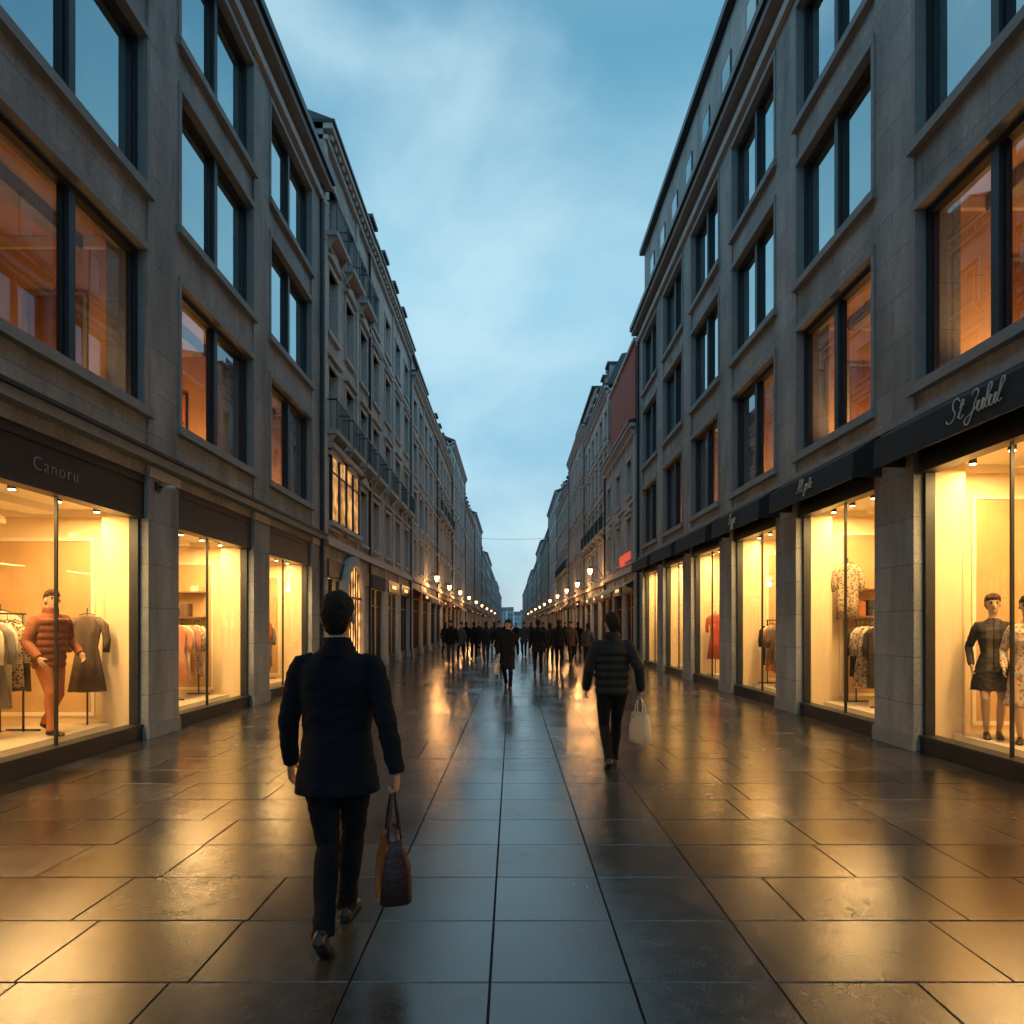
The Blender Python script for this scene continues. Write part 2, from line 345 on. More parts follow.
        b.box('shop_wall',X1,X1+s*.06,ya,yb,fz-.05,cz+.05)
        b.box('shop_wall',X0,X1,ya-.05,ya,fz,cz);b.box('shop_wall',X0,X1,yb,yb+.05,fz,cz)
        bx('shop_wall',-.61,-.26,y0-.003,y0+.03,fz,cz); bx('shop_wall',-.61,-.26,y1-.03,y1+.003,fz,cz)
        bx('shop_wall',-.64,-.605,ya,y0+.03,fz,cz); bx('shop_wall',-.64,-.605,y1-.03,yb,fz,cz)
        b.box('shop_panel',X1-s*.03,X1,mid-.60,mid+.60,.6,2.7)
        for q in range(4):
            zz=.75+q*.45; b.box('shop_wood',X1-s*.32,X1-s*.031,mid-.56,mid+.56,zz,zz+.03)
            for u in range(5):
                if R.random()<.25: continue
                hh=R.uniform(.06,.22); b.box(R.choice(['g_cream','g_taupe','g_grey','g_rust','g_pink','g_black']),X1-s*.28,X1-s*.06,mid-.52+u*.215,mid-.52+u*.215+.17,zz+.032,zz+.032+hh)
        xa,xb=W+.95,W+2.3
        b.box('shop_panel',s*xa,s*xb,yb-.015,yb,fz+.2,cz-.45)
        for (p,q,u,v) in ((xa-.05,xa,fz+.15,cz-.4),(xb,xb+.05,fz+.15,cz-.4),(xa,xb,cz-.45,cz-.4),(xa,xb,fz+.15,fz+.2)): b.box('shop_trim',s*p,s*q,yb-.03,yb-.001,u,v)
        b.box('shop_trim',X0+s*.35,X1,yb-.04,yb-.001,cz-.10,cz-.001); b.box('shop_trim',X1-s*.04,X1-s*.001,ya,yb-.041,cz-.10,cz-.001)
        if i%2==0:
            for q in range(3):
                zz=1.25+q*.5; b.box('shop_wood',s*(xa+.1),s*(xb-.1),yb-.30,yb-.016,zz,zz+.03)
                for u in range(5):
                    if R.random()<.3: continue
                    hh=R.uniform(.08,.3); xx=xa+.15+u*.22
                    b.box(R.choice(['g_cream','g_taupe','g_grey','g_rust','g_black','bag_leather']),s*xx,s*(xx+.16),yb-.26,yb-.05,zz+.032,zz+.032+hh)
        b.box('shop_ceiling',X0+s*.95,X0+s*1.35,ya+.3,yb-.3,cz-.10,cz)
        b.box('shop_floor',X0+s*.15,X0+s*1.1,y0+.1,y1-.1,fz,fz+.09)
        for k in range(4):
            yy=y0+.35+(y1-y0-.7)*k/3
            for xx in (.22,1.6):
                cx=s*(W+.3+xx)
                b.tube('dark_metal',[(cx,yy,cz-.01),(cx,yy,cz-.12)],.045,10); b.tube('spot_glow',[(cx,yy,cz-.121),(cx,yy,cz-.13)],.036,10)
        if awn:
            P=[(s*(W+.04),4.24),(s*(W-.06),4.24),(s*(W-.40),4.02),(s*(W-.42),3.66),(s*(W-.39),3.66),(s*(W-.37),3.98),(s*(W+.04),4.16)]
            b.prismy('awning_fabric',P,y0-.20,y1+.20)
            for yy in (y0-.20,y1+.18): b.prismy('awning_fabric',[(s*(W+.02),4.20),(s*(W-.36),3.99),(s*(W-.39),3.68),(s*(W+.02),3.68)],yy+.001,yy+.018)
    D=9
    bx('core_dark',-D,-2.75,y_first,yend,0,13.3); bx(st,-D,-.6,yend-.25,yend-.01,0,13.5); bx(st,-D,-.6,y_first+.01,y_first+.25,0,13.5)
    bx('roof_slate',-D,-.3,y_first,yend,13.50,13.66)
    for z in (3.95,7.35,10.35): bx('core_dark',-2.75,-.46,y_first+.26,yend-.26,z-.07,z)
    if attic:
        bx('attic_render',-D,-.28,y_first,yend+.1,13.7,16.75); bx('dark_metal',-D,-.08,y_first,yend+.2,16.75,16.95)
        y=y_first+.8
        while y<yend-.9:
            bx('sill_stone',-.3,-.22,y-.08,y+.78,14.25,14.35);bx('frame_metal',-.29,-.25,y,y+.7,14.35,15.85);
            x=s*(W+.245)
            b.poly('window_glass_low',[(x,y+.06,14.41),(x,y+.64,14.41),(x,y+.64,15.79),(x,y+.06,15.79)]); y+=1.82
    else:
        P=[(s*(W+.2),13.66),(s*(W+1.6),14.6),(s*(W+7),14.9),(s*(W+7),13.66)]
        b.prismy('roof_slate',P,y_first,yend-.3)
    b.tube('frame_metal',[(s*(W-.06),yend-.25,.1),(s*(W-.06),yend-.25,13.4)],.05,8)
    e=b.build(name,(s*W,y_first,0))
    for k,(x,y,z) in enumerate(lights): lamp('room_lamp','POINT',(x,y,z+.25),R.choice([38,50,62]) if not(s<0 and k==0) else 75,(1,.45,.13),.2,parent=e)
    for (y0,y1) in spans:
        if y1<2: continue
        lamp('shop_ceiling_light','AREA',(s*(W+.80),(y0+y1)/2,zt+.03),205,(1,.59,.22),.35,y1-y0-.3,parent=e)
    return e,spans

ps=3.95
startsL=[9.67+ps*k for k in range(-4,3)]
eL,spL=near_building('office_and_shop_building',-1,startsL,.88,18.55,'stone_left')
pr=3.63
startsR=[8.75+pr*k for k in range(-4,6)]
eR,spR=near_building('office_and_shop_building',1,startsR,.95,27.85,'stone_right',attic=True,awn=True)
text(-1,'Canoru',.22,7.78,3.38,-.035,'lettering_dim',eL,space=1.2)
script(1,'St Julul',.10,7.0,3.85,.43,'lettering',eR)
script(1,'Al gote',.085,(spR[4][0]+spR[4][1])/2,3.84,.43,'lettering',eR)
script(1,'Kype',.105,(spR[5][0]+spR[5][1])/2,3.84,.43,'lettering',eR)

b=B(); b.tube('dark_metal',[(-W,9.9,3.62),(-W+.18,9.9,3.60)],.02,8); b.tube('frame_pale',[(-W+.18,9.78,3.58),(-W+.20,9.98,3.62)],[.035,.04],10); b.box('dark_metal',-W,-W+.03,9.84,9.96,3.55,3.68); b.build('security_camera',(-W,9.9,3.6))

# ---------------------------------------------------------------- old buildings
def old_building(name,s,y0,y1,H,nf,st,seed,detail=1,trim='trim_stone',roof='mansard',gf=3.8,balc=(),warmp=.1,shopm=('display_a',),awn=None):
    r=random.Random(seed); b=B(); off=r.uniform(-.12,.10) if detail<2 else 0
    WW=W+off
    def bx(m,a,c,p,q,z0,z1): b.box(m,s*(WW-a),s*(WW-c),p,q,z0,z1)
    L=y1-y0; nb=max(2,round(L/ (2.0 if detail>1 else r.choice([1.9,2.3,2.7])))); bw=L/nb; ww=min(1.15,bw*.52)
    fh=(H-gf-.55)/nf
    lvl=[(gf+.55+fh*i, gf+.55+fh*i+fh*(.66 if i<nf-1 else .55)) for i in range(nf)]
    edges=[y0]+[v for i in range(nb) for v in (y0+bw*(i+.5)-ww/2,y0+bw*(i+.5)+ww/2)]+[y1]
    for i in range(0,len(edges),2): bx(st,-.5,0,edges[i],edges[i+1],gf,H)
    for i in range(nb):
        a,c=edges[2*i+1],edges[2*i+2]; m=(a+c)/2
        zs=[gf]+[z for l in lvl for z in l]+[H]
        for k in range(0,len(zs),2): bx(st,-.4,-.008,a,c,zs[k],zs[k+1])
        for li,(z0,z1) in enumerate(lvl):
            bx(trim,-.2,.09,a-.12,c+.12,z0-.09,z0+.01)
            bx(trim,-.2,.035,a-.10,a+.01,z0+.01,z1);bx(trim,-.2,.035,c-.01,c+.10,z0+.01,z1)
            bx(trim,-.2,.05,a-.12,c+.12,z1,z1+.13)
            if detail and li<nf-1:
                bx(trim,-.05,.14,a-.18,c+.18,z1+.2,z1+.27)
                if li%2==0 and seed%3==0: b.prism(trim,[(a-.16,z1+.27),(c+.16,z1+.27),(m,z1+.55)],s*(WW-.001),s*(WW-.12))
            fm='frame_pale' if seed%2 else 'frame_metal'
            bx(fm,-.24,-.17,a+.01,a+.07,z0+.01,z1);bx(fm,-.24,-.17,c-.07,c-.01,z0+.01,z1);bx(fm,-.24,-.16,m-.03,m+.03,z0+.07,z1-.05)
            bx(fm,-.24,-.17,a+.07,c-.07,z0+.01,z0+.07);bx(fm,-.24,-.17,a+.07,c-.07,z1-.06,z1); bx(fm,-.235,-.165,a+.07,c-.07,z0+(z1-z0)*.7,z0+(z1-z0)*.7+.045)
            x=s*(WW+.21); b.poly('window_glass',[(x,a+.05,z0),(x,c-.05,z0),(x,c-.05,z1),(x,a+.05,z1)])
            q=r.random(); wm='win_warm' if q<warmp*(2 if li==0 else 1) else 'core_dark'
            x=s*(WW+.46); b.poly(wm,[(x,a-.05,z0-.1),(x,c+.05,z0-.1),(x,c+.05,z1+.1),(x,a-.05,z1+.1)])
            if wm=='core_dark' and r.random()<.7:
                k=r.uniform(.15,.42)*(c-a)
                bx('curtain_grey',-.34,-.32,a,a+k,z0,z1);bx('curtain_grey',-.34,-.32,c-k,c,z0,z1)
            if li in balc:
                bx(trim,0,.34,a-.28,c+.28,z0-.2,z0-.095)
                for (p) in (a-.2,c+.08): b.prismy(trim,[(s*WW,z0-.55),(s*WW,z0-.2),(s*(WW-.28),z0-.2)],p,p+.12)
                bx('dark_metal',.30,.33,a-.26,c+.26,z0+.72,z0+.76); bx('dark_metal',.30,.33,a-.26,c+.26,z0-.05,z0-.02)
                n=12
                for k in range(n+1):
                    yy=a-.26+(c-a+.52)*k/n; bx('dark_metal',.307,.323,yy-.008,yy+.008,z0-.02,z0+.72)
                for yy in (a-.26,c+.245): bx('dark_metal',0,.30,yy,yy+.015,z0+.72,z0+.76); bx('dark_metal',.15,.165,yy,yy+.015,z0-.09,z0+.72)
    if detail:
        for i in range(0,nb+1,2):
            yy=min(max(y0+bw*i,y0+.16),y1-.16); bx(trim,0,.055,yy-.14,yy+.14,gf+.25,H-.45)
    ns=max(1,round(L/3.6)); sw=L/ns
    for i in range(ns):
        a=y0+sw*i; c=a+sw; pw=.38
        bx(trim if detail<2 else st,-.5,.03,a,a+pw,0,gf-.003); bx(trim if detail<2 else st,-.5,.03,c-pw,c-.003,0,gf-.003)
        bx(trim,-.4,.07,a,a+pw+.03,0,.3); bx(trim,-.4,.07,c-pw-.03,c-.003,0,.3)
        z1=gf-.85
        bx(st,-.4,-.004,a+pw,c-pw,z1+.1,gf)
        sm=r.choice(['dark_metal','dark_metal','cloth_brown','awning_red','core_dark']) if detail<2 else 'dark_metal'
        bx(sm,-.1,.07,a+pw-.05,c-pw+.05,z1,z1+.5)
        if r.random()<.5 and detail<2: bx(r.choice(['lit_sign_gold','lit_sign_gold','lettering']),.07,.085,(a+c)/2-.5,(a+c)/2+.5,z1+.18,z1+.32)
        bx('dark_metal',-.25,-.1,a+pw,c-pw,0,.35); mm=(a+c)/2+r.uniform(-.4,.4)
        for yy in (a+pw,mm-.03,mm+.85 if mm+.9<c-pw else mm,c-pw-.06): bx('dark_metal',-.24,-.13,yy,yy+.06,.35,z1)
        bx('dark_metal',-.235,-.135,a+pw+.06,c-pw-.06,2.3,2.36)
        x=s*(WW+.2); b.poly('shop_glass',[(x,a+pw,.35),(x,c-pw,.35),(x,c-pw,z1),(x,a+pw,z1)])
        x=s*(WW+1.0); dm=r.choice(shopm) if r.random()<.85 else 'core_dark'
        b.poly(dm,[(x,a+.05,.2),(x,c-.05,.2),(x,c-.05,z1+.2),(x,a+.05,z1+.2)])
        b.poly(dm,[(s*(WW+.3),c-.2,.2),(x,c-.2,.2),(x,c-.2,z1+.2),(s*(WW+.3),c-.2,z1+.2)]); b.poly('shop_floor',[(s*(WW+.25),a+.05,.3),(x,a+.05,.3),(x,c-.05,.3),(s*(WW+.25),c-.05,.3)])
        for k in range(3):
            yy=a+pw+.3+(c-a-2*pw-.6)*(k+.5)/3; h=r.uniform(.9,1.5); q=r.choice(['g_black','g_taupe','g_rust','g_grey'])
            b.loft(q,[[Vector((s*(WW+.65)+.14*w*math.cos(t*math.pi/5),yy+.2*w*math.sin(t*math.pi/5),zz)) for t in range(10)] for zz,w in ((.35,.9),(.35+h*.45,.7),(.35+h*.85,1.0),(.35+h,.35),(.35+h*1.1,.45),(.35+h*1.17,.15))])
        aw=awn or (r.choice(['awning_cream','awning_red','awning_fabric']) if r.random()<.4 and detail<2 else None)
        if aw: b.prismy(aw,[(s*(WW-.05),z1+.5),(s*(WW-1.0),z1),(s*(WW-1.0),z1-.2),(s*(WW-.98),z1-.2),(s*(WW-.98),z1-.01),(s*(WW-.05),z1+.47)],a+pw,c-pw)
    bx(trim,-.1,.16,y0,y1,gf-.0,gf+.16); bx(trim,-.1,.10,y0,y1,gf+.16,gf+.25)
    if detail: bx(trim,-.1,.07,y0,y1,lvl[-1][0]-.42,lvl[-1][0]-.28)
    bx(trim,-.2,.12,y0,y1,H-.45,H-.32); bx(trim,-.3,.26,y0,y1,H-.16,H); bx('dark_metal',-.3,.32,y0-.02,y1+.02,H+.002,H+.09)
    k=y0+.2
    while k<y1-.15 and detail: bx(trim,.0,.2,k,k+.13,H-.32,H-.163); k+=.42
    bx(st,-9,-.5,y0,y0+.3,0,H); bx(st,-9,-.5,y1-.3,y1-.003,0,H); bx('core_dark',-9,-1.1,y0+.3,y1-.3,0,H)
    rm='roof_tile' if roof=='tile' else 'roof_slate'
    if roof=='mansard':
        b.prismy(rm,[(s*(WW-.1),H+.09),(s*(WW+.7),H+1.7),(s*(WW+4),H+2.3),(s*(WW+9),H+1.7),(s*(WW+9),H+.0)],y0,y1)
        for i in range(nb):
            m=y0+bw*(i+.5)
            bx('frame_pale',-1.5,-.12,m-.42,m-.34,H+.3,H+1.35);bx('frame_pale',-1.5,-.12,m+.34,m+.42,H+.3,H+1.35);bx(rm,-1.6,.0,m-.5,m+.5,H+1.35,H+1.47); bx('core_dark',-1.4,-.22,m-.34,m+.34,H+.2,H+1.34)
    elif roof=='attic':
        bx(st,-9,-.7,y0+.1,y1-.1,H,H+2.6); bx('dark_metal',-9,-.5,y0+.05,y1-.05,H+2.6,H+2.75)
        for i in range(nb):
            m=y0+bw*(i+.5); bx('frame_pale',-.72,-.66,m-.45,m+.45,H+.7,H+2.1); bx('core_dark',-.7,-.65,m-.38,m+.38,H+.78,H+2.02)
    else:
        b.prismy(rm,[(s*(WW-.3),H+.09),(s*(WW+4.5),H+1.9),(s*(WW+9),H)],y0,y1)
    for i in range(r.randint(1,3)):
        cy=r.choice([y0+.1,y1-1.4,(y0+y1)/2]); cx=r.uniform(.9,2.2); hh=r.uniform(2.2,3.4)+(1.5 if roof=='attic' else 0)
        b.box('red_brick' if r.random()<.45 else st,s*(WW+cx),s*(WW+cx+.6),cy,cy+1.2,H,H+hh); b.box(trim,s*(WW+cx-.06),s*(WW+cx+.66),cy-.06,cy+1.26,H+hh,H+hh+.12)
        for q in range(3): b.tube('roof_tile',[(s*(WW+cx+.3),cy+.25+q*.35,H+hh+.1),(s*(WW+cx+.3),cy+.25+q*.35,H+hh+.5)],[.1,.08],8)
    b.tube('frame_metal',[(s*(WW-.07),y1-.18,.1),(s*(WW-.07),y1-.18,H-.2)],.05,7)
    return b
def put(b,name,s,y0): return b.build(name,(s*W,y0,0))

b=old_building('x',-1,18.6,24.6,15.3,4,'limestone',3,2,roof='low',balc=(1,3),warmp=.12,shopm=('display_a','display_b'))
xw=-W
b.box('frame_metal',xw-.02,xw+.06,19.1,22.6,4.50,6.55)
for q in range(4):
    p=19.18+q*.86; b.box('display_dim',xw+.06,xw+.065,p,p+.76,4.60,6.45)
    b.box('frame_metal',xw+.06,xw+.12,p-.06,p-.01,4.55,6.5)
b.box('frame_metal',xw+.06,xw+.12,22.54,22.6,4.55,6.5); b.box('frame_metal',xw+.066,xw+.10,19.18,22.54,5.9,5.95)
b.box('trim_stone',xw-.02,xw+.20,18.95,22.75,6.55,6.70); b.box('trim_stone',xw-.02,xw+.20,18.95,22.75,4.38,4.50)
ay=21.6; az_=2.45
arc=[(ay+1.3*math.cos(math.pi*k/18),az_+1.3*math.sin(math.pi*k/18)) for k in range(19)]; inn=[(ay+1.02*math.cos(math.pi*k/18),az_+1.02*math.sin(math.pi*k/18)) for k in range(19)]
for k in range(18): b.prism('trim_stone',[arc[k],arc[k+1],inn[k+1],inn[k]],-W,-W+.24)
b.prism('display_a',[(ay+1.02,.1),]+inn+[(ay-1.02,.1)],-W+.075,-W+.10)
b.box('trim_stone',-W,-W+.24,ay-1.3,ay-1.02,.0,az_); b.box('trim_stone',-W,-W+.24,ay+1.02,ay+1.3,.0,az_)
for q in (-.65,-.33,0,.33,.65): b.box('dark_metal',-W+.105,-W+.14,ay+q-.02,ay+q+.02,.1,az_+math.sqrt(1.03-q*q))
b.box('dark_metal',-W+.105,-W+.145,ay-1.02,ay+1.02,az_-.04,az_+.04)
put(b,'limestone_building',-1,18.6)
specL=[(24.6,34.5,15.4,4,'plaster_pale',5,1,'mansard',(1,)),(34.5,46,14.4,4,'plaster_grey',8,1,'attic',()),(46,58,14.6,4,'plaster_ochre',9,1,'mansard',(2,)),(58,74,17.2,5,'plaster_hazed',12,1,'tile',()),(74,92,14.6,4,'plaster_grey',13,0,'mansard',()),
 (92,112,16.6,4,'plaster_pale',14,0,'tile',()),(112,136,14.0,4,'plaster_hazed',15,0,'attic',()),(136,165,15.8,4,'plaster_hazed',16,0,'tile',()),(165,215,14,4,'plaster_hazed',17,0,'mansard',()),(215,262,15,4,'plaster_hazed',18,0,'tile',()),(262,330,14,4,'plaster_hazed',19,0,'tile',())]
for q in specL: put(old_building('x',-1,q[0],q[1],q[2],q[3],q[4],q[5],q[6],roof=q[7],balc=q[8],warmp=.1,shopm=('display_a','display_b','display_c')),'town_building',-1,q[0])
b=old_building('x',1,27.95,37,9.9,2,'limestone',21,1,roof='low',shopm=('display_a','display_c'),awn='awning_cream')
b.box('red_brick',W+.12,W+1.6,29.2,36.6,9.99,13.7); b.box('trim_stone',W+.02,W+1.7,29.1,36.7,13.7,13.85)
b.box('lit_sign_red',W-.12,W-.07,29,32,4.25,4.75)
put(b,'limestone_building',1,27.95)
specR=[(37,49,14.6,4,'plaster_pale',22,1,'mansard',(1,)),(49,62,16.0,4,'plaster_rose',23,1,'attic',()),(62,78,14.2,4,'limestone',26,1,'mansard',(1,)),(78,96,16.8,5,'plaster_hazed',27,0,'tile',()),
 (96,118,13.8,4,'plaster_ochre',28,0,'attic',()),(118,142,16,4,'plaster_hazed',29,0,'tile',()),(142,170,13.6,4,'plaster_hazed',30,0,'mansard',()),(170,215,15.0,4,'plaster_hazed',31,0,'tile',()),(215,262,14,4,'plaster_hazed',32,0,'mansard',()),(262,330,15,4,'plaster_hazed',33,0,'tile',())]
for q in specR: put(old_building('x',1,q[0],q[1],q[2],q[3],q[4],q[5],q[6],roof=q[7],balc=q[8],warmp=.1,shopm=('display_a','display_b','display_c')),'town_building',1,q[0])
b=B(); r=random.Random(5)
for k in range(16):
    x=-34+k*4.4; h=r.uniform(7,13); y=420+r.uniform(0,40); b.box('plaster_hazed',x,x+4.2,y,y+12,0,h); b.prism('roof_slate',[(y-.2,h),(y+6,h+2.5),(y+12,h)],x-.1,x+4.3)
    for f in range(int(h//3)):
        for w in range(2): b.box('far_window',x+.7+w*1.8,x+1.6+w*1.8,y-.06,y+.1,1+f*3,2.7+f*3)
b.build('distant_buildings',(0,420,0))  # far haze comes only from the tinted wall colour

# ---------------------------------------------------------------- ground & paving
b=B(); b.poly('core_dark',[(-600,-300,-.02),(600,-300,-.02),(600,900,-.02),(-600,900,-.02)]); b.single('ground')
m,nt,bs=newmat('wet_paving'); N=nt.nodes;L=nt.links
tc=N.new('ShaderNodeTexCoord'); at=N.new('ShaderNodeAttribute'); at.attribute_name='tint'
n1=N.new('ShaderNodeTexNoise'); n1.inputs['Scale'].default_value=.8; n1.inputs['Detail'].default_value=4; n1.inputs['Roughness'].default_value=.5; L.new(tc.outputs['Object'],n1.inputs['Vector'])
n2=N.new('ShaderNodeTexNoise'); n2.inputs['Scale'].default_value=80; n2.inputs['Detail'].default_value=5; n2.inputs['Roughness'].default_value=.7; L.new(tc.outputs['Object'],n2.inputs['Vector'])
n4=N.new('ShaderNodeTexNoise'); n4.inputs['Scale'].default_value=9; n4.inputs['Detail'].default_value=6; L.new(tc.outputs['Object'],n4.inputs['Vector'])
cr=N.new('ShaderNodeMapRange'); cr.inputs['From Min'].default_value=.3; cr.inputs['From Max'].default_value=.7; cr.inputs['To Min'].default_value=.4; cr.inputs['To Max'].default_value=1.6; L.new(n2.outputs['Fac'],cr.inputs['Value'])
c4=N.new('ShaderNodeMapRange'); c4.inputs['From Min'].default_value=.3; c4.inputs['From Max'].default_value=.7; c4.inputs['To Min'].default_value=.75; c4.inputs['To Max'].default_value=1.2; L.new(n4.outputs['Fac'],c4.inputs['Value'])
mu=N.new('ShaderNodeMath'); mu.operation='MULTIPLY'; L.new(cr.outputs[0],mu.inputs[0]); L.new(c4.outputs[0],mu.inputs[1])
vs=N.new('ShaderNodeVectorMath'); vs.operation='SCALE'; L.new(at.outputs['Color'],vs.inputs[0]); L.new(mu.outputs[0],vs.inputs['Scale']); L.new(vs.outputs[0],bs.inputs['Base Color'])
rr=N.new('ShaderNodeMapRange'); rr.inputs['From Min'].default_value=.36; rr.inputs['From Max'].default_value=.64; rr.inputs['To Min'].default_value=.10; rr.inputs['To Max'].default_value=.21; L.new(n1.outputs['Fac'],rr.inputs['Value'])
ra=N.new('ShaderNodeMath'); ra.operation='ADD'; L.new(rr.outputs[0],ra.inputs[0]); L.new(at.outputs['Alpha'],ra.inputs[1])
rb=N.new('ShaderNodeMath'); rb.operation='MULTIPLY'; L.new(ra.outputs[0],rb.inputs[0]); L.new(c4.outputs[0],rb.inputs[1]); L.new(rb.outputs[0],bs.inputs['Roughness'])
bs.inputs['Specular IOR Level'].default_value=1.0
bp=N.new('ShaderNodeBump'); bp.inputs['Strength'].default_value=.35; bp.inputs['Distance'].default_value=.0025; L.new(n2.outputs['Fac'],bp.inputs['Height']); L.new(bp.outputs[0],bs.inputs['Normal'])
V=[];Fa=[];T=[]
r=random.Random(3); row=.645
def slab(x0,x1,y0,y1,t):
    n=len(V); g=.0028; e=.004
    t=(t[0],t[1],t[2],r.uniform(0,.06))
    cx,cy=(x0+x1)/2,(y0+y1)/2; tx,ty=r.gauss(0,.0015),r.gauss(0,.0015); zz=r.gauss(0,.0004)
    h=lambda x,y: zz+(x-cx)*tx+(y-cy)*ty
    o=[(x0+g,y0+g),(x1-g,y0+g),(x1-g,y1-g),(x0+g,y1-g)]; i=[(x0+g+e,y0+g+e),(x1-g-e,y0+g+e),(x1-g-e,y1-g-e),(x0+g+e,y1-g-e)]
    V.extend([(x,y,-.009) for x,y in o]); V.extend([(x,y,h(x,y)) for x,y in i])
    Fa.extend([(n+4,n+5,n+6,n+7)]+[(n+k,n+(k+1)%4,n+4+(k+1)%4,n+4+k) for k in range(4)]); T.extend([t]*5)
yy=-6*row-.12
while yy<330:
    far=yy>60; rw=row if not far else row*2
    xs=[-.74,-.10,.545,1.2]
    for k in range(3):
        v=r.uniform(.030,.055); slab(xs[k],xs[k+1],yy,yy+rw,(v*.82,v*.98,v*1.14))
    for sgn,x in ((-1,-.74),(1,1.2)):
        first=True
        while abs(x)<5.6:
            w=r.uniform(.6,1.15) if not first else r.uniform(.4,1.1); first=False
            nx=x+sgn*w
            if abs(nx)>5.6: nx=sgn*5.6
            v=r.uniform(.016,.042); w1=r.uniform(.92,1.06)
            slab(min(x,nx),max(x,nx),yy,yy+rw,(v*w1,v,v*1.03)); x=nx
    yy+=rw
me=bpy.data.meshes.new('street_paving'); me.from_pydata(V,[],Fa); me.materials.append(m)
ca=me.color_attributes.new('tint','FLOAT_COLOR','CORNER'); buf=[]
for p,t in zip(me.polygons,T): buf+=list(t)*p.loop_total
ca.data.foreach_set('color',buf)
o=bpy.data.objects.new('street_paving',me); col.objects.link(o)

# ---------------------------------------------------------------- people
def ik(a,c,l1,l2,pole):
    a=Vector(a);c=Vector(c);d=c-a;D=min(d.length,l1+l2-.004);dn=d.normalized()
    x=(l1*l1-l2*l2+D*D)/(2*D);h=math.sqrt(max(0,l1*l1-x*x));p=Vector(pole);p=(p-dn*p.dot(dn)).normalized()
    return a+dn*x+p*h, a+dn*D
def hand(b,m,w,d,n,t,curl=.35,k=1.0):
    d=d.normalized();n=(n-d*n.dot(d)).normalized();t=(t-d*t.dot(d)-n*t.dot(n)).normalized()
    rings=[]
    for u,a,c in ((-.02,.024,.019),(.0,.027,.019),(.03,.038,.017),(.07,.043,.015),(.092,.041,.012)):
        o=w+d*u*k; rings.append([o+t*a*k*math.cos(q*math.pi/6)+n*c*k*math.sin(q*math.pi/6) for q in range(12)])
    b.loft(m,rings)
    for i,(off,ln) in enumerate(((.031,.072),(.011,.080),(-.010,.075),(-.030,.060))):
        p=w+d*.082*k+t*off*k; ang=curl*.7+i*.05; pts=[p-d*.02*k,p]
        for j,fr in enumerate((.45,.32,.23)):
            dd=d*math.cos(ang)+n*math.sin(ang); p=p+dd*ln*fr*k; pts.append(p); ang+=curl*1.25
        b.tube(m,pts,[.0095*k,.0098*k,.0090*k,.0082*k,.0060*k],8)
    p=w+d*.022*k+t*.026*k; pts=[p]; dd=(d*.7+t*.65+n*.25).normalized()
    for q,ln in enumerate((.036,.030,.024)):
        p=p+dd*ln*k; pts.append(p); dd=(dd+n*curl*.5+d*.25).normalized()
    b.tube(m,pts,[.014*k,.0125*k,.0105*k,.0075*k],8)
